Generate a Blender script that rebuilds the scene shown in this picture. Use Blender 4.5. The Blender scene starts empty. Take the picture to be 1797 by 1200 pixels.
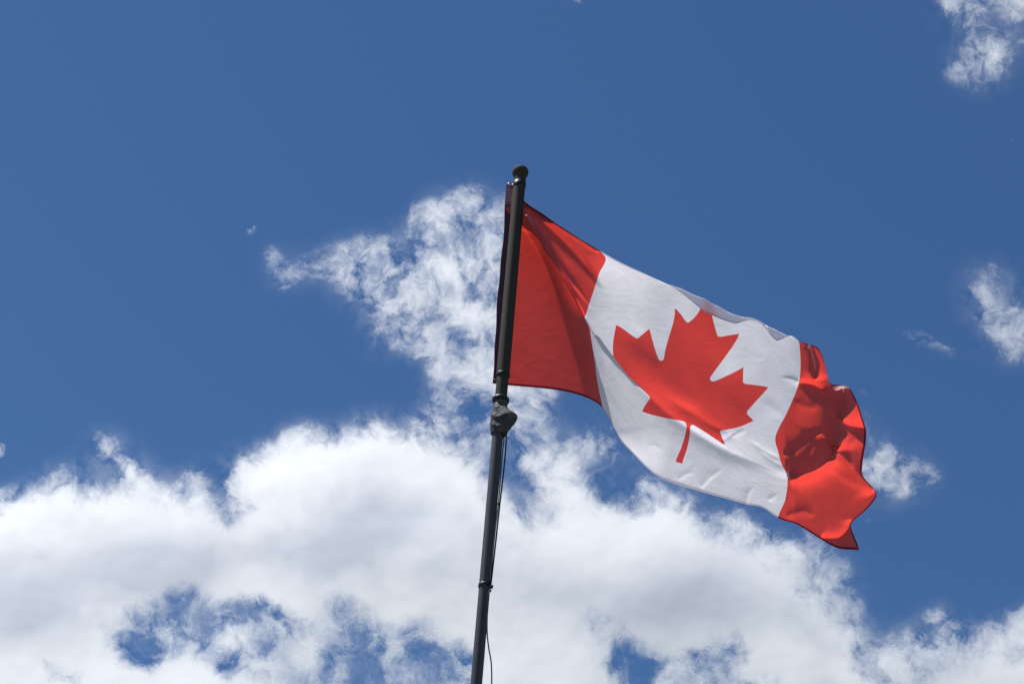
import bpy, bmesh, math, random
import numpy as np
from mathutils import Vector, Matrix, noise as mnoise

sc = bpy.context.scene
COL = sc.collection

# ------------------------------------------------------------------ camera
PITCH, ROLL, FPX = math.radians(38), math.radians(4.8), 3494.0
W, H = 1797.0, 1200.0
CAM = np.array([0.0, 0.0, 1.6])
F = np.array([0, math.cos(PITCH), math.sin(PITCH)])
R0 = np.array([1.0, 0, 0]); U0 = np.array([0, -math.sin(PITCH), math.cos(PITCH)])
R = math.cos(ROLL) * R0 + math.sin(ROLL) * U0
U = -math.sin(ROLL) * R0 + math.cos(ROLL) * U0
cd = bpy.data.cameras.new('camera'); cam = bpy.data.objects.new('camera', cd); COL.objects.link(cam)
cam.matrix_world = Matrix(((R[0], U[0], -F[0], CAM[0]), (R[1], U[1], -F[1], CAM[1]), (R[2], U[2], -F[2], CAM[2]), (0, 0, 0, 1)))
cd.sensor_width = 36; cd.lens = FPX / W * 36; cd.clip_start = 0.1; cd.clip_end = 30000
sc.camera = cam

def ray(px, py):
    """direction through a photo pixel, one metre deep along the lens axis"""
    px = np.asarray(px, float)[..., None]; py = np.asarray(py, float)[..., None]
    return F + R * (px - W / 2) / FPX - U * (py - H / 2) / FPX

# ------------------------------------------------------------------ light
SUN_EL, SUN_AZ = math.radians(66), math.radians(-88)     # azimuth measured clockwise from +Y (the view direction)
S = Vector((math.sin(SUN_AZ) * math.cos(SUN_EL), math.cos(SUN_AZ) * math.cos(SUN_EL), math.sin(SUN_EL)))
w = bpy.data.worlds.new('World'); sc.world = w; w.use_nodes = True
nt = w.node_tree; nt.nodes.clear()
sky = nt.nodes.new('ShaderNodeTexSky'); sky.sky_type = 'NISHITA'; sky.sun_disc = False
sky.sun_elevation = SUN_EL; sky.sun_rotation = SUN_AZ
sky.altitude = 300; sky.air_density = 1.0; sky.dust_density = 0.0; sky.ozone_density = 10.0
bg = nt.nodes.new('ShaderNodeBackground'); bg.inputs[1].default_value = 0.0665
wo = nt.nodes.new('ShaderNodeOutputWorld')
cool = nt.nodes.new('ShaderNodeVectorMath'); cool.operation = 'MULTIPLY'; cool.inputs[1].default_value = (0.84, 0.98, 1.04)   # daylight white balance
nt.links.new(sky.outputs[0], cool.inputs[0]); nt.links.new(cool.outputs[0], bg.inputs[0]); nt.links.new(bg.outputs[0], wo.inputs[0])
sd = bpy.data.lights.new('sun', 'SUN'); sd.energy = 4.9; sd.angle = math.radians(0.53); sd.color = (1.0, 0.965, 0.92)
sun = bpy.data.objects.new('sun', sd); COL.objects.link(sun)
sun.rotation_euler = (-S).to_track_quat('-Z', 'Y').to_euler(); sun.location = (0, 0, 20)
sc.view_settings.view_transform = 'Standard'; sc.view_settings.look = 'None'
sc.view_settings.exposure = 0.45; sc.view_settings.gamma = 1.0
sc.cycles.max_bounces = 8; sc.cycles.diffuse_bounces = 4; sc.cycles.transmission_bounces = 6
sc.cycles.transparent_max_bounces = 16
sc.cycles.use_denoising = True

# ------------------------------------------------------------------ helpers
def tag(o, label=None, cat=None, group=None, kind=None):
    for k, v in (('label', label), ('category', cat), ('group', group), ('kind', kind)):
        if v: o[k] = v
    return o
def mat(name):
    m = bpy.data.materials.new(name); m.use_nodes = True; m.node_tree.nodes.clear()
    return m, m.node_tree
class N:
    """terse node graph writer"""
    def __init__(s, nt): s.nt = nt
    def _in(s, sock, v):
        if hasattr(v, 'links'): s.nt.links.new(v, sock)
        elif v is not None:
            if sock.type == 'VECTOR' and not hasattr(v, '__len__'): v = (v, v, v)
            if sock.type == 'RGBA' and not hasattr(v, '__len__'): v = (v, v, v, 1)
            elif sock.type == 'RGBA' and len(v) == 3: v = (*v, 1)
            sock.default_value = v
    def add(s, t, ins={}, out=0, **props):
        n = s.nt.nodes.new(t)
        for k, v in props.items(): setattr(n, k, v)
        for k, v in ins.items(): s._in(n.inputs[k], v)
        return n.outputs[out] if out is not None else n
    def m(s, op, a, b=None, c=None, clamp=False):
        n = s.nt.nodes.new('ShaderNodeMath'); n.operation = op; n.use_clamp = clamp
        for i, v in enumerate((a, b, c)):
            if v is not None: s._in(n.inputs[i], v)
        return n.outputs[0]
    def vm(s, op, a, b=None, sc=None):
        n = s.nt.nodes.new('ShaderNodeVectorMath'); n.operation = op
        s._in(n.inputs[0], a)
        if b is not None: s._in(n.inputs[1], b)
        if sc is not None: s._in(n.inputs['Scale'], sc)
        return n.outputs[0]
    def noise(s, vec, scale, detail=4, rough=.5, dist=0, col=False, lac=2.0):
        return s.add('ShaderNodeTexNoise', {'Vector': vec, 'Scale': scale, 'Detail': detail, 'Roughness': rough, 'Distortion': dist, 'Lacunarity': lac}, out=1 if col else 0)
    def ramp(s, v, a, b, lo=0., hi=1., smooth=True):
        n = s.nt.nodes.new('ShaderNodeMapRange'); n.interpolation_type = 'SMOOTHSTEP' if smooth else 'LINEAR'
        s._in(n.inputs[0], v)
        for i, x in enumerate((a, b, lo, hi)): s._in(n.inputs[i + 1], x)
        return n.outputs[0]
    def mix(s, f, a, b):
        n = s.nt.nodes.new('ShaderNodeMix'); n.data_type = 'RGBA'
        s._in(n.inputs['Factor'], f); s._in([i for i in n.inputs if i.name == 'A' and i.type == 'RGBA'][0], a)
        s._in([i for i in n.inputs if i.name == 'B' and i.type == 'RGBA'][0], b)
        return [o for o in n.outputs if o.type == 'RGBA'][0]
def mesh_obj(name, verts, faces, m, parent=None, smooth=True):
    me = bpy.data.meshes.new(name); me.from_pydata([tuple(map(float, v)) for v in verts], [], [tuple(map(int, f)) for f in faces]); me.update()
    if smooth: me.polygons.foreach_set('use_smooth', [True] * len(me.polygons))
    me.materials.append(m)
    o = bpy.data.objects.new(name, me); COL.objects.link(o)
    if parent: o.parent = parent
    return o

# ------------------------------------------------------------------ ground
gm, g = mat('grass ground'); n = N(g)
tc = n.add('ShaderNodeTexCoord', out=3)
c1 = n.mix(n.noise(tc, .35, 6, .6), (.12, .12, .07), (.2, .19, .13))
c1 = n.mix(n.ramp(n.noise(tc, 9, 4, .7), .35, .7), c1, (.14, .15, .09))
bs = n.add('ShaderNodeBsdfPrincipled', {'Base Color': c1, 'Roughness': .95})
n.add('ShaderNodeOutputMaterial', {0: bs}, out=None)
rings = [0, 4, 12, 40, 150, 600, 2500, 12000]; gv = [(0, 5.3, 0)]; gf = []
for i, r in enumerate(rings[1:]):
    for k in range(48):
        a = k * math.tau / 48; gv.append((r * math.cos(a), 5.3 + r * math.sin(a), 0))
for k in range(48): gf.append((0, 1 + k, 1 + (k + 1) % 48))
for i in range(len(rings) - 2):
    b = 1 + i * 48
    for k in range(48): gf.append((b + k, b + 48 + k, b + 48 + (k + 1) % 48, b + (k + 1) % 48))
tag(mesh_obj('ground', gv, gf, gm), kind='structure')

# ------------------------------------------------------------------ clouds
# outlines in photo pixels: (points, softness, opacity); negative opacity cuts a gap of blue
CL = [
 # the broad bank along the bottom
 ([(-200,905),(0,890),(30,868),(75,862),(84,845),(110,832),(135,840),(165,862),(200,858),(230,866),(265,857),(300,870),(322,888),(350,872),(378,895),(402,908),(412,880),(400,850),(415,828),(440,812),(455,800),(480,786),(500,775),(545,762),(580,768),(615,764),(640,748),(665,742),(690,756),(712,768),(745,768),(775,772),(800,785),(820,808),(845,828),(866,838),(885,880),(905,900),(930,905),(945,870),(925,830),(918,800),(945,805),(970,797),(1000,812),(1012,832),(1030,848),(1060,870),(1100,882),(1116,858),(1130,845),(1145,858),(1165,868),(1190,868),(1213,888),(1235,922),(1268,938),(1290,915),(1330,935),(1350,955),(1392,985),(1430,1012),(1457,1052),(1482,1092),(1512,1130),(1545,1150),(1545,1400),(-200,1400)], 36, 1.0),
 ([(1262,905),(1295,895),(1345,930),(1410,948),(1440,962),(1472,990),(1502,1030),(1524,1072),(1500,1085),(1470,1060),(1440,1020),(1380,985),(1300,960)], 26, .55),
 ([(925,790),(960,785),(1010,810),(1015,870),(980,930),(940,910),(935,850)], 30, .45),
 ([(1110,880),(1120,840),(1150,845),(1160,880)], 18, .5),
 # lower right
 ([(1520,1160),(1570,1135),(1600,1128),(1640,1112),(1640,1085),(1668,1090),(1676,1124),(1705,1146),(1745,1128),(1765,1112),(1800,1085),(1950,1060),(1950,1400),(1520,1400)], 24, .97),
 ([(1560,1150),(1605,1110),(1640,1085),(1690,1100),(1740,1100),(1797,1060),(1900,1060),(1900,1200),(1600,1200)], 34, .35),
 # the ragged cloud behind the pole
 ([(572,462),(600,445),(640,430),(665,428),(700,440),(722,440),(730,420),(730,400),(740,385),(732,372),(760,365),(790,347),(815,340),(842,345),(852,365),(870,380),(885,356),(905,372),(925,600),(905,705),(880,735),(855,702),(830,690),(800,662),(770,650),(740,630),(715,610),(700,590),(655,602),(645,580),(650,555),(620,530),(600,510),(585,490)], 30, .58),
 ([(660,470),(720,440),(790,440),(870,470),(880,640),(820,640),(760,620),(740,560),(680,560),(650,510)], 40, .3),
 ([(745,400),(790,355),(830,350),(890,400),(880,430),(830,400),(780,390),(760,440)], 18, .35),
 ([(460,450),(478,440),(492,462),(510,480),(500,505),(484,490),(470,470)], 16, .5),
 ([(500,470),(560,452),(600,440),(590,475),(545,480),(515,492)], 18, .38),
 ([(430,392),(446,390),(446,402),(434,418)], 8, .24),
 ([(770,690),(850,670),(905,690),(960,685),(950,740),(900,765),(860,772),(790,775),(745,755),(740,720)], 34, .55),
 ([(740,760),(760,720),(790,700),(800,760),(790,790),(740,790)], 24, .4),
 ([(905,770),(935,800),(930,830),(905,810)], 14, .35),
 ([(1000,790),(1040,740),(1075,735),(1105,770),(1110,810),(1060,800),(1020,800)], 28, .34),
 ([(940,750),(1010,770),(1090,800),(1060,815),(980,790)], 20, .2),
 # small wisps on the left
 ([(160,768),(190,770),(205,795),(232,800),(248,828),(262,856),(238,862),(218,838),(200,812),(172,795)], 15, .95),
 ([(318,850),(338,826),(362,820),(356,850),(366,885),(338,888)], 15, .7),
 ([(-20,785),(6,780),(4,800),(-20,810)], 8, .4), ([(-20,860),(6,855),(4,890),(-20,890)], 8, .4),
 ([(0,196),(30,200),(36,212),(6,210)], 10, .2),
 ([(400,850),(412,795),(450,785),(470,810),(440,870),(410,900)], 16, .3),
 # right of the flag
 ([(1500,800),(1540,818),(1572,845),(1606,866),(1560,866),(1520,856),(1498,840)], 14, .85),
 ([(1540,812),(1565,790),(1606,802),(1640,826),(1648,852),(1605,858),(1565,846)], 18, .5),
 ([(1505,725),(1528,745),(1546,775),(1562,800),(1540,812),(1500,800)], 18, .42),
 ([(1515,895),(1532,900),(1530,925),(1518,920)], 10, .25),
 ([(1480,655),(1500,660),(1520,690),(1500,690)], 10, .15),
 # top right corner
 ([(1632,-60),(1642,10),(1664,38),(1682,66),(1684,98),(1672,128),(1700,142),(1738,146),(1764,130),(1768,92),(1775,62),(1830,70),(1850,-60)], 26, .5),
 ([(1716,110),(1726,80),(1752,76),(1760,110),(1742,132),(1722,128)], 20, .5),
 ([(1765,-40),(1780,8),(1820,28),(1850,-40)], 16, .7),
 ([(1775,245),(1797,248),(1830,262),(1790,268)], 10, .3),
 # right edge, half way down
 ([(1696,500),(1716,468),(1746,464),(1756,500),(1782,508),(1850,500),(1850,625),(1772,622),(1744,606),(1720,572),(1706,538)], 24, .5),
 ([(1712,510),(1742,500),(1746,545),(1725,560)], 18, .42), ([(1738,575),(1764,568),(1775,606),(1750,608)], 18, .42),
 ([(1585,590),(1620,584),(1650,595),(1700,600),(1690,630),(1650,610),(1600,600)], 14, .22),
 ([(1000,-40),(1030,-40),(1025,4),(1008,4)], 8, .3),
]
GAPS = [
 ([(268,1062),(300,1040),(330,1030),(392,1050),(460,1056),(480,1085),(500,1110),(492,1145),(455,1125),(440,1100),(400,1092),(378,1110),(370,1140),(400,1152),(438,1172),(400,1182),(360,1152),(335,1125),(300,1095)], 22, .86),
 ([(452,1128),(488,1120),(500,1155),(540,1175),(585,1150),(590,1200),(640,1260),(500,1260),(470,1190)], 24, .84),
 ([(560,1052),(600,1030),(628,1034),(648,1082),(668,1102),(682,1140),(702,1165),(712,1260),(600,1260),(590,1150),(585,1108),(558,1092)], 26, .8),
 ([(690,1110),(740,1098),(790,1125),(835,1150),(845,1260),(700,1260),(712,1180),(700,1150)], 26, .8),
 ([(750,1085),(790,1072),(815,1085),(790,1100)], 22, .35),
 ([(1045,1108),(1100,1120),(1150,1140),(1200,1146),(1250,1120),(1292,1112),(1315,1140),(1302,1178),(1375,1192),(1380,1260),(1080,1260),(1060,1172)], 26, .8),
 ([(1012,1065),(1050,1050),(1100,1085),(1090,1100),(1040,1095)], 26, .45),
 ([(940,1130),(985,1150),(1000,1200),(950,1200)], 24, .45),
 ([(180,1095),(220,1080),(268,1105),(292,1140),(262,1176),(225,1166),(195,1130)], 26, .8),
 ([(66,1146),(100,1158),(144,1182),(128,1200),(90,1194)], 18, .75),
 ([(492,920),(522,914),(526,940),(500,944)], 20, .6),
 ([(885,860),(905,830),(935,850),(950,890),(960,905),(910,900)], 16, .6),
 ([(1060,835),(1110,850),(1100,880),(1060,870)], 16, .5),
 ([(960,900),(1000,925),(1050,950),(1020,960),(970,930)], 22, .25),
 ([(1400,985),(1440,1010),(1470,1060),(1450,1070),(1415,1030)], 18, .4),
 ([(1235,905),(1262,905),(1300,935),(1262,940)], 14, .6),
 ([(1500,1130),(1530,1145),(1530,1165),(1505,1150)], 14, .3),
 ([(756,410),(800,396),(832,424),(828,442),(790,436),(750,440)], 16, .7),
 ([(752,538),(772,544),(792,560),(822,574),(834,600),(800,606),(778,592),(764,566)], 18, .85),
 ([(770,505),(818,478),(806,502),(788,524)], 12, .5),
 ([(640,475),(690,490),(690,520),(660,510)], 20, .35),
 ([(790,660),(850,690),(880,720),(840,730),(790,700)], 26, .35),
 ([(1700,18),(1735,14),(1762,40),(1752,66),(1716,66)], 16, .7),
 ([(1765,40),(1797,36),(1810,60),(1775,66)], 12, .6),
 ([(1755,510),(1782,520),(1780,560),(1758,565)], 16, .4),
 ([(1600,1160),(1640,1150),(1650,1200),(1610,1210)], 20, .35),
 ([(1540,1180),(1570,1185),(1570,1210),(1545,1210)], 20, .4),
]
# grey shade painted into the cloud colour: x, y, radius, radius, strength
CLOUD_SHADE = [(290,990,110,55,1.15), (30,1070,110,60,1.3), (150,1000,160,60,.5), (1200,1040,130,55,.8), (1110,1075,100,50,.5), (690,905,110,70,.5),
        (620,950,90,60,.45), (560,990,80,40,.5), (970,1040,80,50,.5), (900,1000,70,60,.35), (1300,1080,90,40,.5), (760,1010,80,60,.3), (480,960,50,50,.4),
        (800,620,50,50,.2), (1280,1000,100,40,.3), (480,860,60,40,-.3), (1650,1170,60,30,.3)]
def sdf(px, py, pts):
    """signed distance to a polygon, positive inside"""
    d = np.full(px.shape, 1e9); ins = np.zeros(px.shape, bool)
    for i in range(len(pts)):
        ax, ay = pts[i]; bx, by = pts[(i + 1) % len(pts)]
        ex, ey = bx - ax, by - ay
        t = np.clip(((px - ax) * ex + (py - ay) * ey) / (ex * ex + ey * ey), 0, 1)
        d = np.minimum(d, (px - ax - ex * t) ** 2 + (py - ay - ey * t) ** 2)
        c = ((ay > py) != (by > py)) & (px < (bx - ax) * (py - ay) / ((by - ay) if by != ay else 1e-9) + ax)
        ins ^= c
    d = np.sqrt(d)
    return np.where(ins, d, -d)
def sstep(x, a, b):
    t = np.clip((x - a) / (b - a), 0, 1); return t * t * (3 - 2 * t)
STEP = 6
gx, gy = np.meshgrid(np.arange(-180, 1990, STEP), np.arange(-120, 1330, STEP))
gx = gx.astype(float); gy = gy.astype(float)
cov = np.zeros(gx.shape); inner = np.zeros(gx.shape)
for pts, soft, op in CL:
    d = sdf(gx, gy, pts)
    k_ = 1.0 if op == 1 else 1.45
    c = sstep(d, -soft * k_, soft * .9 * k_) * op
    cov = 1 - (1 - cov) * (1 - c)
    if op > .8: inner = np.maximum(inner, np.clip(d - 8, 0, 130) / 130 * (1 if op == 1 else .5))
gapk = np.ones(gx.shape)
for pts, soft, op in GAPS:
    d = sdf(gx, gy, pts)
    k = 1 - sstep(d, -soft * 1.5, soft * 1.7) * op
    cov *= k; gapk *= 1 - sstep(d, -soft * 4.5, soft * .5) * op
deep = np.zeros(gx.shape)  # amount of painted grey shade, summed over the blobs
for x, y, rx, ry, a in CLOUD_SHADE:
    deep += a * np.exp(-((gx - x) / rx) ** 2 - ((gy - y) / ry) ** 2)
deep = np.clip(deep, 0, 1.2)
CLOUD_DIST = 3000.0
ny, nx = gx.shape
d3 = ray(gx, gy); d3 /= np.linalg.norm(d3, axis=-1, keepdims=True)
# billowing relief of the cloud body, tens of metres deep
rel = np.zeros(gx.shape)
for j in range(ny):
    for i in range(nx):
        if cov[j, i] > .02:
            q = Vector((gx[j, i] / 150., gy[j, i] / 150., 3.1))
            rel[j, i] = mnoise.fractal(q, 1.0, 2.0, 4)
def blur(a, r, times=3):
    for _ in range(times):
        for ax in (0, 1):
            c = np.cumsum(np.pad(a, [(r + 1, r) if k == ax else (0, 0) for k in (0, 1)], mode='edge'), axis=ax)
            sl = [slice(None)] * 2; s2 = [slice(None)] * 2
            sl[ax] = slice(2 * r + 1, None); s2[ax] = slice(0, -2 * r - 1)
            a = (c[tuple(sl)] - c[tuple(s2)]) / (2 * r + 1)
    return a
inner = blur(inner, 4) * gapk; body = blur(cov, 10); veil = blur(cov, 4)
dist = CLOUD_DIST + 20 * body - 2.5 * rel * body
cp = CAM + d3 * dist[..., None]
def cloud_mesh(name, mask, m):
    keep = (veil > .03) & mask
    idx = -np.ones(gx.shape, int)
    fc = keep[:-1, :-1] | keep[1:, :-1] | keep[:-1, 1:] | keep[1:, 1:]
    use = np.zeros(gx.shape, bool)
    use[:-1, :-1] |= fc; use[1:, :-1] |= fc; use[:-1, 1:] |= fc; use[1:, 1:] |= fc
    idx[use] = np.arange(use.sum())
    jj, ii = np.nonzero(fc)
    faces = np.stack([idx[jj, ii], idx[jj + 1, ii], idx[jj + 1, ii + 1], idx[jj, ii + 1]], 1)
    o = mesh_obj(name, cp[use], faces, m)
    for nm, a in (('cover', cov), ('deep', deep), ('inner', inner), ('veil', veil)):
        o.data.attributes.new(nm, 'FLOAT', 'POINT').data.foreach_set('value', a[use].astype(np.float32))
    return tag(o, kind='structure')
cm, c_ = mat('cloud vapour'); n = N(c_)
P = n.vm('SUBTRACT', n.add('ShaderNodeTexCoord', out=3), (0, 0, 1.6))
P = n.vm('SCALE', n.vm('NORMALIZE', P), sc=3.494)     # direction in the sky; one unit = 1/3.494 rad
cv = n.add('ShaderNodeAttribute', out=2, attribute_name='cover')
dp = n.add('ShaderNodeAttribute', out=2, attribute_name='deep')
inn = n.add('ShaderNodeAttribute', out=2, attribute_name='inner')
w1 = n.vm('SUBTRACT', n.noise(P, 7, 3, .55, col=True), (.5, .5, .5))
w2 = n.vm('SUBTRACT', n.noise(P, 26, 4, .6, col=True), (.5, .5, .5))
Pw = n.vm('ADD', n.vm('ADD', P, n.vm('SCALE', w1, sc=.12)), n.vm('SCALE', w2, sc=.045))
f1 = n.noise(Pw, 12, 15, .62)
f2 = n.noise(Pw, 45, 10, .70)
f3 = n.noise(n.vm('ADD', P, n.vm('SCALE', w1, sc=.3)), 4.5, 4, .5)
body = n.ramp(inn, .04, .40)
nz = n.m('ADD', n.m('MULTIPLY', n.m('SUBTRACT', f1, .5), 3.2), n.m('MULTIPLY', n.m('SUBTRACT', f2, .5), .95))
nz = n.m('ADD', nz, n.m('MULTIPLY', n.m('SUBTRACT', f3, .5), .6))
amp = n.m('SUBTRACT', 1.0, n.m('MULTIPLY', body, .45))
t = n.m('ADD', n.m('MULTIPLY', cv, 1.15), n.m('MULTIPLY', nz, amp))
t = n.m('MULTIPLY', n.m('SUBTRACT', t, .24), n.ramp(cv, .03, .2))
t = n.m('MAXIMUM', n.m('ADD', t, n.m('MULTIPLY', body, .55)), 0)
od = n.m('ADD', n.m('MULTIPLY', n.m('MULTIPLY', t, t), n.m('ADD', 1.0, n.m('MULTIPLY', body, 3.0))), n.m('MULTIPLY', t, .45))     # optical depth
vl = n.add('ShaderNodeAttribute', out=2, attribute_name='veil')
od = n.m('ADD', od, n.m('MULTIPLY', n.m('MULTIPLY', n.ramp(vl, .02, .75), n.ramp(f1, .34, .66)), .6))
alpha = n.m('SUBTRACT', 1.0, n.m('EXPONENT', n.m('MULTIPLY', od, -1.0)))
# cloud shading mixed into the colour as grey, from the blobs and noise
shade_mix = n.m('ADD', n.m('MULTIPLY', dp, 1.0), n.m('MULTIPLY', n.m('MULTIPLY', n.ramp(n.noise(n.vm('ADD', P, n.vm('SCALE', w1, sc=.2)), 5.5, 4, .45), .42, .72), body), .5), clamp=True)
colr = n.mix(shade_mix, (.82, .825, .83), (.56, .585, .645))
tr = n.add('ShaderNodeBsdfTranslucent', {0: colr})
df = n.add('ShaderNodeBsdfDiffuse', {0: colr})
b1 = n.add('ShaderNodeMixShader', {0: .25, 1: tr, 2: df})
b2 = n.add('ShaderNodeMixShader', {0: alpha, 1: n.add('ShaderNodeBsdfTransparent'), 2: b1})
n.add('ShaderNodeOutputMaterial', {0: b2}, out=None)
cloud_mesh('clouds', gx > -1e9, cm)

# ------------------------------------------------------------------ the shape of the flag in the wind
# Points of the cloth (u along its length, v up its height) and the direction in which each is seen from the camera's
# place; the depth of every point comes from the control tables below, so that the cloth gets its real folds.
lx = lambda x: .5 + x / 9600
ly = lambda y: .5 - y / 4800
A = []
def anchor(u, v, x, y, w=1.): A.append((u, v, x, y, w))
# hoist
for v in np.linspace(0,1,9): anchor(0,v,865+25*v,672-347*v,3)
# leaf
for X,Y,x,y in [(-750,-1510,1184,540),(-378,-1335,1206,564),(-600,-405,1160,631),(-1080,-855,1140,577),(-1220,-585,1119,593),(-1800,-685,1082,570),
  (-1630,-60,1075,624),(-909,865,1140,697),(-1015,1220,1127,722),(-90,1167,1202,746),(0,2030,1191,811),(0,1230,1208,752),(0,1500,1205,770),(0,1760,1199,791),
  (1015,1220,1272,781),(909,865,1264,757),(1860,65,1322,738),(1630,-70,1311,724),(1800,-685,1348,679),(1080,-855,1304,644),(1220,-585,1305,671),
  (750,-1510,1297,585),(600,-405,1249,667),(378,-1335,1262,589),(0,-1500,1235,575),(0,-1700,1240,556)]:
    anchor(lx(X),ly(Y),x,y,2)
# hoist seam
for v,x,y in [(1,1052,440),(.965,1063,452),(.9,1053,476),(.82,1043,507),(.74,1034,533),(.66,1028,553),(.56,1027,560),(.48,1035,577),(.36,1040,610),(.246,1045,643),(.12,1051,683),(0,1057,715)]: anchor(.25,v,x,y,2)
# crease hidden band
for u,va,vb,x,y in [(.21,.70,.52,1002,510),(.17,.74,.58,980,478),(.12,.78,.66,955,440),(.08,.82,.73,938,412),(.29,.57,.43,1050,590),(.34,.49,.385,1082,633),(.375,.42,.35,1110,668)]:
    anchor(u,va,x,y,1.5); anchor(u,vb,x,y,1.5)
# bottom edge
for u,x,y in [(.04,893,676),(.09,930,679),(.14,968,683),(.18,998,688),(.215,1028,697),(.29,1085,765),(.34,1108,792),(.39,1135,820),(.44,1158,838),(.5,1187,850),(.56,1228,862),(.62,1268,873),(.68,1312,885),(.72,1340,891),(.75,1365,908),(.80,1395,918),(.875,1438,944),(.94,1472,962),(1,1508,965)]: anchor(u,0,x,y,2)
# panel interior
for u,v,x,y in [(.04,.5,902,500),(.04,.25,896,590),(.12,.4,955,560),(.12,.2,950,615),(.19,.3,1004,590),(.19,.15,1002,640),(.04,.7,912,430)]: anchor(u,v,x,y,.5)
# top silhouettes / hem
for u,x,y in [(.035,919,352),(.09,952,375),(.15,988,400),(.20,1020,421),(.30,1086,459),(.35,1120,475),(.40,1152,490)]: anchor(u,1,x,y,2)
for u,x,y in [(.05,922,370),(.10,950,390),(.15,985,412),(.20,1025,433)]: anchor(u,.955,x,y,1)
# flap 1
for u,vs,xs,ys,xh,yh in [(.43,.955,1176,500,1180,504),(.46,.94,1197,507,1206,522),(.5,.928,1237,524,1236,547),(.54,.93,1262,538,1268,561),(.58,.955,1288,554,1292,568)]:
    anchor(u,vs,xs,ys,2); anchor(u,1,xh,yh,2); anchor(u,vs*.5+.5,(xs+xh)/2,(ys+yh)/2,1)
anchor(.615,1,1312,562,2); anchor(.64,1,1334,566,2)
for u,vs,xs,ys,xh,yh in [(.665,.95,1347,573,1352,588),(.69,.945,1363,580,1364,598),(.715,.96,1380,588,1374,594)]:
    anchor(u,vs,xs,ys,2); anchor(u,1,xh,yh,2)
anchor(.735,1,1390,589,2)
# fly seam
for v,x,y in [(1,1400,597),(.85,1405,637),(.76,1403,666),(.68,1396,690),(.58,1378,730),(.5,1361,765),(.42,1365,790),(.35,1372,815),(.28,1381,832),(.22,1382,850),(.12,1377,880)]: anchor(.75,v,x,y,2)
# fly interior and edge
for u,v,x,y in [(.80,1,1420,604),(.84,1,1437,612),(.90,1,1450,648),(.94,1,1457,673),(.97,1,1474,675),(1,1,1491,679),
 (1,.93,1500,696),(1,.86,1508,715),(1,.76,1515,738),(1,.66,1520,757),(1,.56,1518,785),(1,.46,1513,820),(1,.40,1515,836),(.985,.33,1528,855),(.985,.26,1529,870),(.99,.18,1510,898),(1,.11,1493,920),(1,.055,1500,942),
 (.80,.8,1420,668),(.80,.6,1405,730),(.80,.45,1395,790),(.80,.3,1405,830),(.80,.15,1402,880),
 (.875,.85,1443,680),(.875,.7,1438,715),(.875,.5,1430,780),(.875,.35,1440,805),(.875,.25,1450,835),(.875,.12,1445,900),
 (.94,.9,1468,690),(.94,.75,1480,730),(.94,.6,1476,765),(.94,.45,1470,790),(.94,.3,1488,845),(.94,.15,1478,900)]: anchor(u,v,x,y,.8 if u<.97 and v<1 else 2)
A=np.array(A,float)

def tps(P, val, Q, reg):
    """smooth surface through scattered values"""
    def k(r2): return np.where(r2 > 0, r2 * np.log(np.maximum(r2, 1e-12)), 0)
    n_ = len(P); K = k(((P[:, None] - P[None]) ** 2).sum(-1)) + reg * np.eye(n_)
    M = np.zeros((n_ + 3, n_ + 3)); M[:n_, :n_] = K; M[:n_, n_] = 1; M[:n_, n_ + 1:] = P; M[n_, :n_] = 1; M[n_ + 1:, :n_] = P.T
    c = np.linalg.solve(M, np.vstack([val, np.zeros((3, val.shape[1]))]))
    return np.vstack([k(((q[:, None] - P[None]) ** 2).sum(-1)) @ c[:n_] + c[n_] + q @ c[n_ + 1:] for q in np.array_split(Q, 12)])
def upsample(X, nu, nv):
    def it(X, n, ax):
        o = X.shape[ax]; t = np.linspace(0, o - 1, n); X = np.moveaxis(X, ax, 0)
        i = np.minimum(t.astype(int), o - 2); fr = (t - i)[:, None, None]
        p0 = X[np.maximum(i - 1, 0)]; p1 = X[i]; p2 = X[i + 1]; p3 = X[np.minimum(i + 2, o - 1)]
        r = .5 * (2 * p1 + (p2 - p0) * fr + (2 * p0 - 5 * p1 + 4 * p2 - p3) * fr ** 2 + (3 * p1 - p0 - 3 * p2 + p3) * fr ** 3)
        return np.moveaxis(r, 0, ax)
    return it(it(X, nu, 1), nv, 0)
def sm(x, a, b):
    t = np.clip((x - a) / (b - a), 0, 1); return t * t * (3 - 2 * t)
FL, FH = 1.80, .905
NU, NV = 481, 241
A = np.array(A, float)
uc, vc_ = np.meshgrid(np.linspace(0, 1, 121), np.linspace(0, 1, 61))
ASP = np.array([2, 1.])
seen = tps(A[:, :2] * ASP, A[:, 2:4], np.stack([uc.ravel(), vc_.ravel()], 1) * ASP, 2e-4).reshape(61, 121, 2)
def plane(x, y): return 5.39 + .00074 * (x - 1035) + .00045 * (y - 560) - .00055 * (x - 1395) * (x > 1395)
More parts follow.
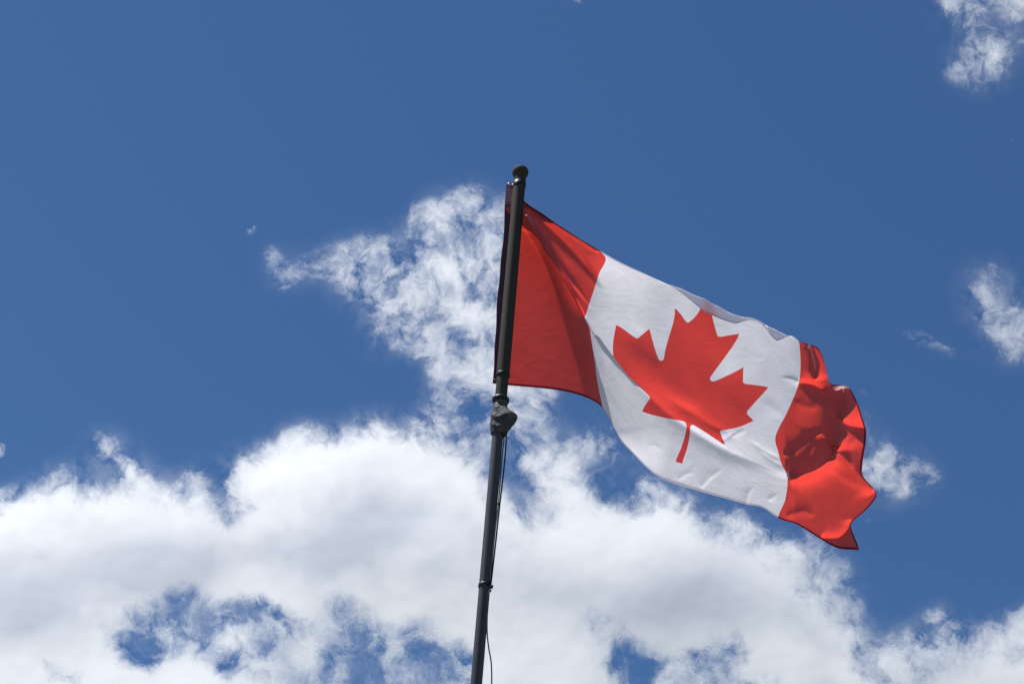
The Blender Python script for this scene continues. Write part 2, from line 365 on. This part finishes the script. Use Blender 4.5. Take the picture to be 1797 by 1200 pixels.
# depth (world y) of the upper sheet and of the sheet that runs under the diagonal crease
UP = [(918, 352, 5.297), (912, 400, 5.31), (900, 330, 5.32), (870, 600, 5.33), (975, 392, 5.306), (1052, 440, 5.318), (952, 430, 5.33), (1000, 480, 5.358)] + \
     [(x, y, plane(x, y)) for x, y in [(1034,560),(1150,490),(1100,600),(1200,510),(1300,565),(1400,597),(1140,697),(1250,640),(1350,700),(1200,750),(1290,790),(1370,830),(1450,660),(1500,720),(1520,860),(1500,950),(1440,940),(1365,908),(1280,870),(1200,845),(1440,780)]]
CREASE = np.array([(0,.88,.02),(.04,.83,.03),(.08,.775,.045),(.12,.72,.06),(.17,.66,.08),(.21,.61,.09),(.25,.575,.06),(.29,.505,.045),(.34,.44,.034),(.375,.388,.026),(.41,.32,.026),(.5,.26,.03),(.62,.22,.03),(.75,.27,.03),(1,.3,.03)])
flat = seen.reshape(-1, 2)
def field(tab, reg=2e-3):
    t_ = np.array(tab, float)
    return tps(t_[:, :2] / 300, t_[:, 2:], flat / 300, reg).reshape(61, 121, 1)
hi = upsample(np.concatenate([seen, field(UP)], 2), NU, NV)
uu, vv = np.meshgrid(np.linspace(0, 1, NU), np.linspace(0, 1, NV))
cmid = np.interp(uu, CREASE[:, 0], CREASE[:, 1]); cwid = np.interp(uu, CREASE[:, 0], CREASE[:, 2])
low = 1 - sm(vv, cmid - cwid, cmid + cwid)
qx, qy = hi[..., 0], hi[..., 1]
def soften(pts, k=5):
    """the same line with its corners eased"""
    if len(pts) < 3: return pts
    P_ = np.array([pts[0]] + list(pts) + [pts[-1]], float); out = []
    for i in range(1, len(P_) - 2):
        for t in np.arange(k) / k:
            out.append(tuple(.5 * (2 * P_[i] + (P_[i + 1] - P_[i - 1]) * t + (2 * P_[i - 1] - 5 * P_[i] + 4 * P_[i + 1] - P_[i + 2]) * t * t + (3 * P_[i] - P_[i - 1] - 3 * P_[i + 1] + P_[i + 2]) * t ** 3)))
    return out + [tuple(pts[-1])]
def along(pts):
    """distance to a line of the picture, its side (+ right of travel) and the run along it"""
    pts = soften(pts); best = np.full(qx.shape, 1e9); side = np.zeros(qx.shape); run = np.zeros(qx.shape)
    tot = sum(math.dist(pts[i], pts[i + 1]) for i in range(len(pts) - 1)); acc = 0
    for i in range(len(pts) - 1):
        (ax, ay), (bx, by) = pts[i], pts[i + 1]; ex, ey = bx - ax, by - ay; l2 = ex * ex + ey * ey; l = math.sqrt(l2)
        t = np.clip(((qx - ax) * ex + (qy - ay) * ey) / l2, 0, 1)
        d = np.hypot(qx - ax - ex * t, qy - ay - ey * t)
        m_ = d < best
        best = np.where(m_, d, best); side = np.where(m_, np.sign((qx - ax) * ey * -1 + (qy - ay) * ex), side); run = np.where(m_, (acc + t * l) / tot, run)
        acc += l
    return best, side, run
def beyond(pts, w_):
    """how far a point lies to the right of a line of the picture, rounded over w_ pixels"""
    d, sd_, _ = along(pts)
    d = d * -sd_
    return .5 * (d + np.sqrt(d * d + w_ * w_))
# hoist panel: runs back from the pole, turns sharply forward, then joins the flying part
LINE_A = [(905, 340), (921, 396), (950, 450), (974, 510), (1001, 600), (1029, 692), (1045, 760)]
LINE_B = [(915, 330), (925, 385), (1000, 505), (1031, 560), (1036, 590), (1045, 643), (1057, 715), (1064, 760)]
panel = 5.335 + .0011 * np.maximum(qx - (890 - (qy - 325) * .072), 0)
panel = panel - 1.6e-6 * np.clip(qx - 890, 0, 170) * np.clip(qy - 420, 0, 400)
dA = beyond(LINE_A, 3.0); dB = beyond(LINE_B, 3.0)
panel = panel - (.0036 + .0040 * sm(-qy, -560, -430)) * 46 * (1 - np.exp(-np.maximum(dA - dB, 0) / 46))
Yl = panel + (plane(qx, qy) + .006 - panel) * sm(dB, -6, 120)
Yd = hi[..., 2] * (1 - low) + Yl * low
FOLD = 1.2
def ridge(pts, h, wr, wl=None, r=2.0, ends=(.15, .15), mask=None):
    """crest toward the camera (h in metres), slopes wr pixels wide on its right side, wl on its left, rounded over r pixels"""
    global Yd
    wl = wl or wr
    d, sd_, run = along(pts)
    w_ = np.where(sd_ > 0, wr, wl)
    d = np.sqrt(d * d + r * r) - r
    e_ = .35 + .65 * sm(run, 0, ends[0] + .15) * (1 - sm(run, .85 - ends[1], 1))
    p = np.exp(-(d / (w_ * .42 * e_)) ** 1.25)
    e = sm(run, 0, ends[0] + 1e-6) * (1 - sm(run, 1 - ends[1] - 1e-6, 1))
    Yd = Yd - FOLD * h * p * e * (1 if mask is None else mask)

upm = 1 - low
# flaps of the top hem turned over toward the camera
FLAP = np.array([(.40,1,0),(.43,.955,.6),(.46,.94,1),(.5,.928,1),(.54,.93,1),(.58,.955,.8),(.61,1,0),(.645,1,0),(.665,.95,1),(.69,.945,1),(.715,.96,.8),(.735,1,0)])
fv = np.interp(uu, FLAP[:, 0], FLAP[:, 1]); fs = np.interp(uu, FLAP[:, 0], FLAP[:, 2], left=0, right=0)
Yd -= .028 * fs * np.sqrt(np.clip((vv - fv + .015) / .085, 0, 1))
# fan of creases from the top corner
FOLD = 2.3
ridge([(921,375),(960,440),(1000,503),(1030,560)], .015, 8, 12, 1.2, (.02, .2), upm)
ridge([(921,368),(955,420),(990,475),(1042,545)], .007, 8, 8, 1.5, (.02, .3), upm)
ridge([(921,360),(970,405),(1020,455),(1060,510)], -.009, 13, 13, 4, (.02, .3), upm)
ridge([(921,356),(980,396),(1052,443)], .004, 6, 6, 1.5, (.02, .05), upm)
# the long diagonal valley under the leaf
FOLD = 1.15
ridge([(1095,650),(1140,697),(1205,748),(1272,787),(1330,812),(1378,832)], -.015, 34, 70, 2, (.3, .35))
ridge([(1160,690),(1215,725),(1262,752),(1290,755)], -.005, 16, 16, 3, (.4, .3))
ridge([(1085,590),(1130,640),(1190,690),(1250,720)], .008, 36, 36, 12, (.3, .4))
ridge([(1180,560),(1230,620),(1300,690),(1340,740)], -.006, 50, 50, 20, (.4, .4))
ridge([(1110,560),(1130,600),(1160,650)], -.004, 18, 22, 6, (.4, .4))
ridge([(1262,776),(1275,768),(1295,757)], -.002, 8, 8, 1.5, (.2, .4))
ridge([(1280,765),(1292,762),(1312,752)], .002, 8, 8, 1.5, (.2, .4))
# small creases in the white
FOLD = .8
ridge([(1230,857),(1246,838),(1274,820)], .0035, 5, 30, 1.5, (.1, .5))
ridge([(1309,888),(1313,868),(1324,852)], .0045, 6, 26, 1.2, (.1, .5))
ridge([(1190,842),(1205,832),(1222,830)], .0025, 6, 14, 1.5, (.1, .5))
ridge([(1366,662),(1385,664),(1406,672)], .005, 14, 8, 1.5, (.6, .1))
ridge([(1130,783),(1150,781),(1165,795)], .002, 12, 8, 1.5, (.4, .4))
ridge([(1310,768),(1340,790),(1376,808)], -.004, 14, 8, 1.5, (.3, .3))
ridge([(1330,790),(1350,805),(1380,822)], -.003, 10, 8, 1.5, (.3, .3))
ridge([(1330,700),(1360,720),(1380,735)], .003, 16, 16, 4, (.4, .4))
ridge([(1345,880),(1356,872),(1366,866)], .003, 10, 10, 1.5, (.4, .4))
# fly end
FOLD = 1.6
ridge([(1424,600),(1432,638),(1429,668)], .020, 14, 30, 1.2, (.02, .1))
ridge([(1400,672),(1430,677),(1455,694)], -.012, 14, 18, 1.5, (.1, .3))
ridge([(1484,676),(1478,715),(1470,760),(1464,792)], .042, 38, 46, 3, (.05, .1))
ridge([(1466,728),(1488,746),(1522,752)], -.022, 12, 32, 1.5, (.2, .05))
ridge([(1381,836),(1405,831),(1435,820),(1466,787)], .031, 30, 75, 2.5, (.05, .02))
ridge([(1466,787),(1490,812),(1512,838),(1535,862)], .018, 40, 26, 1.5, (.02, .05))
ridge([(1374,800),(1400,782),(1424,764),(1448,752)], .007, 24, 16, 1.5, (.1, .2))
ridge([(1412,826),(1416,800),(1432,772)], .004, 16, 20, 2, (.1, .3))
ridge([(1390,700),(1410,712),(1440,716)], .003, 18, 18, 3, (.3, .3))
ridge([(1376,906),(1412,897),(1430,908)], .003, 16, 16, 2, (.2, .2))
ridge([(1440,944),(1470,944),(1487,930),(1495,912)], -.011, 10, 18, 1.2, (.05, .05))
ridge([(1500,765),(1490,790),(1500,825)], .005, 16, 16, 2, (.3, .3))

rr_ = ray(qx, qy)
G = CAM + rr_ * ((Yd - CAM[1]) / rr_[..., 1])[..., None]
# ------------------------------------------------------------------ flag cloth
# the maple leaf outline, right half, in 1/4800 of the flag's height from its centre (y down)
half = [(0,-2000),(332,-1348),(350,-1326),(380,-1314),(423,-1321),(750,-1510),(546,-458),(548,-422),(572,-392),(612,-382),(657,-401),(1080,-855),(1185,-608),(1214,-576),(1258,-570),(1800,-685),(1614,-113),(1612,-68),(1648,-34),(1860,65),(919,827),(900,858),(899,900),(1015,1220),(156,1069),(110,1074),(68,1100),(45,1167),(90,2030)]
leaf = half + [(-x, y) for x, y in half[::-1] if x]
leaf = [(.5 * FL + x / 4800 * FH, .5 * FH - y / 4800 * FH) for x, y in leaf]
ld = sdf(uu * FL, vv * FH, leaf)
idx = np.arange(NU * NV).reshape(NV, NU)
faces = np.stack([idx[:-1, :-1].ravel(), idx[:-1, 1:].ravel(), idx[1:, 1:].ravel(), idx[1:, :-1].ravel()], 1)

fm, g_ = mat('printed nylon cloth'); n = N(g_)
uvn = n.add('ShaderNodeAttribute', out=1, attribute_name='clothpos')
sx = n.add('ShaderNodeSeparateXYZ', {0: uvn}, out=None)
lda = n.add('ShaderNodeAttribute', out=2, attribute_name='leafdist')
wob = n.m('MULTIPLY', n.m('SUBTRACT', n.noise(uvn, 160, 2), .5), .0012)
inleaf = n.ramp(n.m('ADD', lda, wob), -.0006, .0006)
band = n.ramp(n.m('ADD', n.m('ABSOLUTE', n.m('SUBTRACT', sx.outputs[0], FL / 2)), wob), FL / 4 - .0005, FL / 4 + .0005)
red = n.m('MAXIMUM', inleaf, band)
# hem: the cloth is folded double along three edges
ex = n.m('SUBTRACT', FL, sx.outputs[0])
ey = n.m('MINIMUM', sx.outputs[1], n.m('SUBTRACT', FH, sx.outputs[1]))
hem = n.m('SUBTRACT', 1.0, n.ramp(n.m('MINIMUM', ex, ey), .0095, .0110))
stitch = n.m('MULTIPLY', n.m('LESS_THAN', n.m('ABSOLUTE', n.m('SUBTRACT', n.m('MINIMUM', ex, ey), .0085)), .0007), n.m('GREATER_THAN', n.m('SINE', n.m('MULTIPLY', n.m('ADD', sx.outputs[0], sx.outputs[1]), 1500)), -.2))
fine = n.noise(uvn, 900, 3, .7)
blotch = n.noise(uvn, 9, 4, .6)
rv = n.m('ADD', .92, n.m('MULTIPLY', n.m('SUBTRACT', fine, .5), .55))
rv = n.m('ADD', rv, n.m('MULTIPLY', n.m('SUBTRACT', blotch, .5), .34))
R_refl = n.mix(red, (.74, .72, .76), (.37, .165, .20))
R_tran = n.mix(red, (.84, .80, .86), (.80, .05, .035))
R_tran = n.mix(hem, R_tran, n.mix(red, (.52, .47, .55), (.14, .004, .014)))
R_refl = n.mix(hem, R_refl, n.mix(red, (.62, .60, .66), (.30, .02, .05)))
R_refl = n.mix(stitch, R_refl, (.5, .1, .15))
R_tran = n.vm('SCALE', R_tran, sc=rv); R_refl = n.vm('SCALE', R_refl, sc=rv)
# weave and small creases
cr1 = n.noise(n.vm('MULTIPLY', uvn, (1.0, 1.6, 1)), 13, 4, .55, dist=.6)
wv = n.m('ADD', n.m('SINE', n.m('MULTIPLY', sx.outputs[0], 9000)), n.m('SINE', n.m('MULTIPLY', sx.outputs[1], 9000)))
bump = n.add('ShaderNodeBump', {'Height': n.m('ADD', n.m('MULTIPLY', cr1, .0035), n.m('MULTIPLY', wv, .000004)), 'Strength': .5, 'Distance': 1.0})
df = n.add('ShaderNodeBsdfDiffuse', {0: R_refl, 'Normal': bump})
tr = n.add('ShaderNodeBsdfTranslucent', {0: R_tran, 'Normal': bump})
mx = n.add('ShaderNodeMixShader', {0: .66, 1: df, 2: tr})
gl = n.add('ShaderNodeBsdfGlossy', {0: (1, 1, 1, 1), 'Roughness': .6, 'Normal': bump})
fr = n.m('MULTIPLY', n.add('ShaderNodeFresnel', {'IOR': 1.3, 'Normal': bump}), .35)
mx = n.add('ShaderNodeMixShader', {0: fr, 1: mx, 2: gl})
n.add('ShaderNodeOutputMaterial', {0: mx}, out=None)

flag = bpy.data.objects.new('flag', None); COL.objects.link(flag); flag.location = G[0, 0]
tag(flag, 'red and white maple leaf flag blowing out from the dark pole', 'flag')
flag.empty_display_size = .1
def under(parent, o):
    o.parent = parent; o.matrix_parent_inverse = Matrix.Translation(-parent.location); return o
cloth = under(flag, mesh_obj('cloth', G.reshape(-1, 3), faces, fm))
cloth.data.attributes.new('leafdist', 'FLOAT', 'POINT').data.foreach_set('value', ld.ravel().astype(np.float32))
cl = np.stack([uu * FL, vv * FH, np.zeros_like(uu)], -1).reshape(-1).astype(np.float32)
cloth.data.attributes.new('clothpos', 'FLOAT_VECTOR', 'POINT').data.foreach_set('vector', cl)

# header: the doubled heading sewn down the hoist
def simple(name, col, rough=.6, metal=0., var=.15, scale=40, spec=.3, bumpamt=0.):
    m, g = mat(name); n = N(g)
    tc = n.add('ShaderNodeTexCoord', out=3)
    k = n.m('ADD', 1 - var / 2, n.m('MULTIPLY', n.noise(tc, scale, 5, .6), var))
    ins = {'Base Color': n.vm('SCALE', n.add('ShaderNodeRGB'), sc=k), 'Roughness': rough, 'Metallic': metal, 'Specular IOR Level': spec}
    g.nodes['RGB'].outputs[0].default_value = (*col, 1)
    if bumpamt: ins['Normal'] = n.add('ShaderNodeBump', {'Height': n.noise(tc, scale * 2, 4, .6), 'Strength': bumpamt, 'Distance': .01})
    n.add('ShaderNodeOutputMaterial', {0: n.add('ShaderNodeBsdfPrincipled', ins)}, out=None)
    return m
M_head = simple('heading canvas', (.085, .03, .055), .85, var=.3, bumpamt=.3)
hv = []; hf = []
K = 60
for i in range(K + 1):
    v = i / K
    j = v * (NV - 1); j0 = min(int(j), NV - 2); p = G[j0, 0] * (1 - j + j0) + G[j0 + 1, 0] * (j - j0)
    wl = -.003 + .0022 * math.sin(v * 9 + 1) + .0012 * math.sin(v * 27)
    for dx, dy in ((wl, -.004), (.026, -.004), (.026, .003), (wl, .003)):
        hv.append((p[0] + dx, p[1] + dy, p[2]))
for i in range(K):
    for k in range(4):
        a, b = i * 4 + k, i * 4 + (k + 1) % 4
        hf.append((a, b, b + 4, a + 4))
hf += [(3, 2, 1, 0), (K * 4, K * 4 + 1, K * 4 + 2, K * 4 + 3)]
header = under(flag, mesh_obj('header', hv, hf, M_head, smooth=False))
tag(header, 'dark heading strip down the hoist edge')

# ------------------------------------------------------------------ pole
PX, PY = -0.021, 5.3
def pole_z(py):
    """height on the pole seen at that photo row"""
    k = None; lo, hi = 0.0, 9.0
    for _ in range(50):
        mid = (lo + hi) / 2; d = np.array([PX, PY, mid]) - CAM
        if 600 - FPX * (d @ U) / (d @ F) > py: lo = mid
        else: hi = mid
    return mid
def at(px, py, y):
    """point of the world seen at photo pixel px, py in the vertical plane Y = y"""
    r = ray(px, py); return CAM + r * (y / r[1])
def lathe(name, prof, m, parent=None, cx=PX, cy=PY, seg=48, caps=True):
    v = []; f = []
    for r, z in prof:
        for k in range(seg):
            a = k * math.tau / seg; v.append((cx + r * math.cos(a), cy + r * math.sin(a), z))
    for i in range(len(prof) - 1):
        for k in range(seg):
            a, b = i * seg + k, i * seg + (k + 1) % seg; f.append((a, b, b + seg, a + seg))
    if caps:
        b0 = len(v); v += v[:seg] + v[(len(prof) - 1) * seg:len(prof) * seg]
        f.append(tuple(range(b0, b0 + seg))[::-1]); f.append(tuple(range(b0 + seg, b0 + 2 * seg)))
    o = mesh_obj(name, v, f, m)
    if caps:
        o.data.polygons[-1].use_smooth = False; o.data.polygons[-2].use_smooth = False
    return under(parent, o) if parent else o
def tube(name, pts, r, m, parent=None, seg=10, twist=0.):
    pts = [Vector(p) for p in pts]
    # smooth the path
    P_ = []
    for i in range(len(pts) - 1):
        p0, p1, p2, p3 = pts[max(i - 1, 0)], pts[i], pts[i + 1], pts[min(i + 2, len(pts) - 1)]
        for k in range(8):
            t = k / 8; P_.append(.5 * (2 * p1 + (p2 - p0) * t + (2 * p0 - 5 * p1 + 4 * p2 - p3) * t * t + (3 * p1 - p0 - 3 * p2 + p3) * t ** 3))
    P_.append(pts[-1])
    v = []; f = []; up = Vector((0, 1, 0.01))
    for i, p in enumerate(P_):
        t = (P_[min(i + 1, len(P_) - 1)] - P_[max(i - 1, 0)]).normalized()
        a = t.cross(up).normalized(); b = t.cross(a)
        for k in range(seg):
            an = k * math.tau / seg; v.append(tuple(p + (a * math.cos(an) + b * math.sin(an)) * r))
    for i in range(len(P_) - 1):
        for k in range(seg):
            f.append((i * seg + k, i * seg + (k + 1) % seg, (i + 1) * seg + (k + 1) % seg, (i + 1) * seg + k))
    f.append(tuple(range(seg))[::-1]); f.append(tuple(range(len(v) - seg, len(v))))
    o = mesh_obj(name, v, f, m)
    return under(parent, o) if parent else o
M_pole = simple('dark bronze paint', (.040, .037, .032), .8, var=.5, scale=30, spec=.12, bumpamt=.05)
M_black = simple('black plastic', (.012, .012, .013), .45, var=.4)
M_low, gg = mat('brushed dark aluminium'); n = N(gg)
tc = n.add('ShaderNodeTexCoord', out=3)
st = n.noise(n.vm('MULTIPLY', tc, (160, 160, 1.2)), 1, 5, .6)
cc = n.mix(n.ramp(st, .35, .65), (.046, .047, .058), (.078, .080, .100))
n.add('ShaderNodeOutputMaterial', {0: n.add('ShaderNodeBsdfPrincipled', {'Base Color': cc, 'Roughness': .75, 'Metallic': .0, 'Specular IOR Level': .12})}, out=None)
M_collar = simple('grey anodised collar', (.06, .059, .056), .6, metal=.1, var=.3)

pole = bpy.data.objects.new('flagpole', None); COL.objects.link(pole); pole.location = (PX, PY, 0)
tag(pole, 'dark telescoping flagpole topped with a round ball', 'flagpole')
z = pole_z
zb = z(303)                                    # ball centre
rb = .0292
zn = z(321)
prof = [(.0235, zn)]
for i in range(1, 25):
    a = math.radians(-52 + i * (142 / 24)); prof.append((max(rb * math.cos(a), .0006), zb + rb * math.sin(a)))
lathe('ball', prof, M_pole, pole)
r1 = .0222
lathe('neck_ring', [(r1 + .0002, z(330)), (r1 + .0018, z(328.5)), (r1 + .0018, z(322)), (.0215, zn)], M_black, pole)
lathe('upper_tube', [(r1 * .97, z(327)), (r1 * 1.0, z(500)), (r1, z(657.0))][::-1], M_pole, pole)
lathe('tube_seam', [(r1 + .0012, z(661)), (r1 + .0016, z(660)), (r1 + .0016, z(657.5)), (r1 + .0010, z(656.8))], M_black, pole)
lathe('middle_tube', [(.0196, z(705)), (.0203, z(661))], M_pole, pole)
co = lathe('collar', [(.0235, z(716)), (.0235, z(712.5)), (.0222, z(712)), (.0222, z(711)), (.0238, z(710)), (.0238, z(706)), (.0225, z(705.5))], M_collar, pole)
o = lathe('collar_flange', [(.0262, z(705.3)), (.0288, z(704)), (.0288, z(700.5)), (.0255, z(699)), (.0205, z(698.6))], M_black, pole)
r2 = .0180
lathe('lower_tube', [(r2, z(1030)), (r2, z(716))], M_low, pole)
lathe('joint_ring', [(r2 + .0012, z(1031)), (r2 + .0022, z(1030)), (r2 + .0022, z(1025.5)), (r2 + .0008, z(1024.5))], M_black, pole)
r3 = .0174
lathe('bottom_tube', [(r3 * 1.12, .035), (r3, z(1030))], M_low, pole)
lathe('base_plate', [(.11, .006), (.11, .02), (.104, .026), (.045, .028), (.034, .06), (.022, .075)], M_black, pole)

# cloth bundle tied round the joint
M_wrap, gg = mat('weathered grey tape'); n = N(gg)
tc = n.add('ShaderNodeTexCoord', out=3)
cc = n.mix(n.ramp(n.noise(tc, 55, 5, .65), .4, .62), (.022, .025, .031), (.046, .046, .048))
cc = n.mix(n.ramp(n.noise(tc, 24, 3, .5), .58, .68), cc, (.075, .066, .064))
n.add('ShaderNodeOutputMaterial', {0: n.add('ShaderNodeBsdfPrincipled', {'Base Color': cc, 'Roughness': .7, 'Specular IOR Level': .35,
    'Normal': n.add('ShaderNodeBump', {'Height': n.noise(tc, 120, 4, .6), 'Strength': .35, 'Distance': .01})})}, out=None)
seg, rows = 72, 40
v = []; f = []
zt, zl = z(716), z(762)
for i in range(rows + 1):
    t = i / rows
    for k in range(seg):
        a = k * math.tau / seg
        ca, sa = math.cos(a), math.sin(a)
        body_ = .0215 + .0065 * math.sin(math.pi * min(1, max(0, t * 1.06))) ** .6
        # corner of tape standing off to the right and to the front
        dr = max(0, math.cos(a - math.radians(-22)))
        peak = .034 * dr ** 2.6 * math.exp(-((t - .40) / .25) ** 2)
        peak += .012 * max(0, math.cos(a - math.radians(-30))) ** 3 * math.exp(-((t - .78) / .18) ** 2)
        fold = .0022 * (1 - abs(math.sin(9 * t + 2.2 * math.sin(a) + .8))) + .0016 * mnoise.noise(Vector((ca * 2.2, sa * 2.2, t * 5)))
        rr = body_ + peak + fold
        zz = zt + (zl - zt) * t + (.004 * mnoise.noise(Vector((ca * 1.7, sa * 1.7, 3 + t))) - .012 * dr ** 2 * t * t) * (1 if 0 < i else .3)
        v.append((PX + rr * ca, PY + rr * sa, zz))
for k in range(seg): v.append((PX + .0185 * math.cos(k * math.tau / seg), PY + .0185 * math.sin(k * math.tau / seg), zl + .006))
for i in range(rows + 1):
    for k in range(seg):
        f.append((i * seg + k, (i + 1) * seg + k, (i + 1) * seg + (k + 1) % seg, i * seg + (k + 1) % seg))
wrap = bpy.data.objects.new('tape_wrap', None); COL.objects.link(wrap); wrap.location = (PX, PY, zl)
tag(wrap, 'bulky bundle of grey tape wound around the pole below the collar', 'tape wrap')
under(wrap, mesh_obj('wrapping', v, f, M_wrap))
tube('loose_tape_end', [at(893, 712, PY - .03), at(897, 714, PY - .035), at(901, 722, PY - .036), at(904, 731, PY - .034)], .0008, simple('pale tape edge', (.45, .44, .42), .7), wrap, seg=6)

# halyard: two lines of cord down the right side, tied off at the joint ring
M_rope = simple('dark braided cord', (.025, .024, .035), .8, var=.6, scale=300)
hal = bpy.data.objects.new('halyard', None); COL.objects.link(hal); hal.location = at(885, 764, PY)
tag(hal, 'pair of thin dark cords running down the right side of the pole', 'rope')
y0 = PY
tube('cord', [at(884.5, 757, y0 - .012), at(884, 775, y0 - .012), at(880, 815, y0 - .014), at(875, 878, y0 - .018), at(868, 940, y0 - .02), at(859.5, 1024, y0 - .018)], .0019, M_rope, hal)
tube('cord', [at(888.5, 757, y0 - .016), at(888, 778, y0 - .016), at(884.5, 820, y0 - .016), at(877, 885, y0 - .016), at(870, 950, y0 - .012), at(861.5, 1024, y0 - .012)], .0026, M_rope, hal)
def knot(name, c, r, m, parent, seed):
    bm = bmesh.new(); bmesh.ops.create_icosphere(bm, subdivisions=3, radius=r)
    for q in bm.verts:
        k = 1 + .3 * math.sin(q.co.z / r * 5 + q.co.x / r * 4 + seed) * .6
        q.co = Vector((q.co.x * k * .9, q.co.y * k * .9, q.co.z * 1.25)) + Vector(c)
    me = bpy.data.meshes.new(name); bm.to_mesh(me); bm.free(); me.materials.append(m)
    me.polygons.foreach_set('use_smooth', [True] * len(me.polygons))
    o = bpy.data.objects.new(name, me); COL.objects.link(o); return under(parent, o)
knot('knot', at(875.5, 883, y0 - .018), .0048, M_rope, hal, 0)
knot('knot', at(862.5, 1029, y0 - .016), .0058, M_rope, hal, 2)
knot('knot', at(860.5, 1036, y0 - .016), .0038, M_rope, hal, 4)
M_metal = simple('dull zinc', (.42, .38, .40), .35, metal=.8)
def ring(name, c, rr, r, m, parent, rx=0., ry=0., rz=0.):
    v = []; f = []; A_, B_ = 28, 10
    rot = Matrix.Rotation(rz, 3, 'Z') @ Matrix.Rotation(ry, 3, 'Y') @ Matrix.Rotation(rx, 3, 'X')
    for i in range(A_):
        a = i * math.tau / A_
        for k in range(B_):
            b = k * math.tau / B_
            p = rot @ Vector(((rr + r * math.cos(b)) * math.cos(a), (rr + r * math.cos(b)) * math.sin(a), r * math.sin(b)))
            v.append(tuple(p + Vector(c)))
    for i in range(A_):
        for k in range(B_):
            f.append((i * B_ + k, ((i + 1) % A_) * B_ + k, ((i + 1) % A_) * B_ + (k + 1) % B_, i * B_ + (k + 1) % B_))
    o = mesh_obj(name, v, f, m); return under(parent, o)
ring('eyelet', at(891, 769, y0 - .02), .0042, .0017, M_metal, hal, rx=1.2)
# cable hanging free below the ring
cab = tube('cable', [at(860, 1034, y0 - .02), at(857, 1046, y0 - .022), at(855.2, 1075, y0 - .022), at(854.8, 1108, y0 - .022), at(857.5, 1135, y0 - .022), at(861.5, 1158, y0 - .022), at(862.8, 1180, y0 - .022), at(862.6, 1215, y0 - .022), at(861, 1300, y0 - .02), at(858, 1500, y0 - .02)], .0021, simple('black cable sheath', (.01, .01, .012), .5), None)
tag(cab, 'black cable hanging loose from the lower ring of the pole', 'cable')
# what holds the flag: clips from the hoist corners to rings turning on the pole
top = G[-1, 0]; bot = G[0, 0]
ring('clip', (top[0] + .012, top[1] - .012, top[2] - .004), .008, .0019, M_metal, flag, rx=1.3, ry=.4)
ring('clip', (bot[0] + .012, bot[1] - .010, bot[2] + .006), .007, .0017, M_black, flag, rx=1.3, ry=.4)
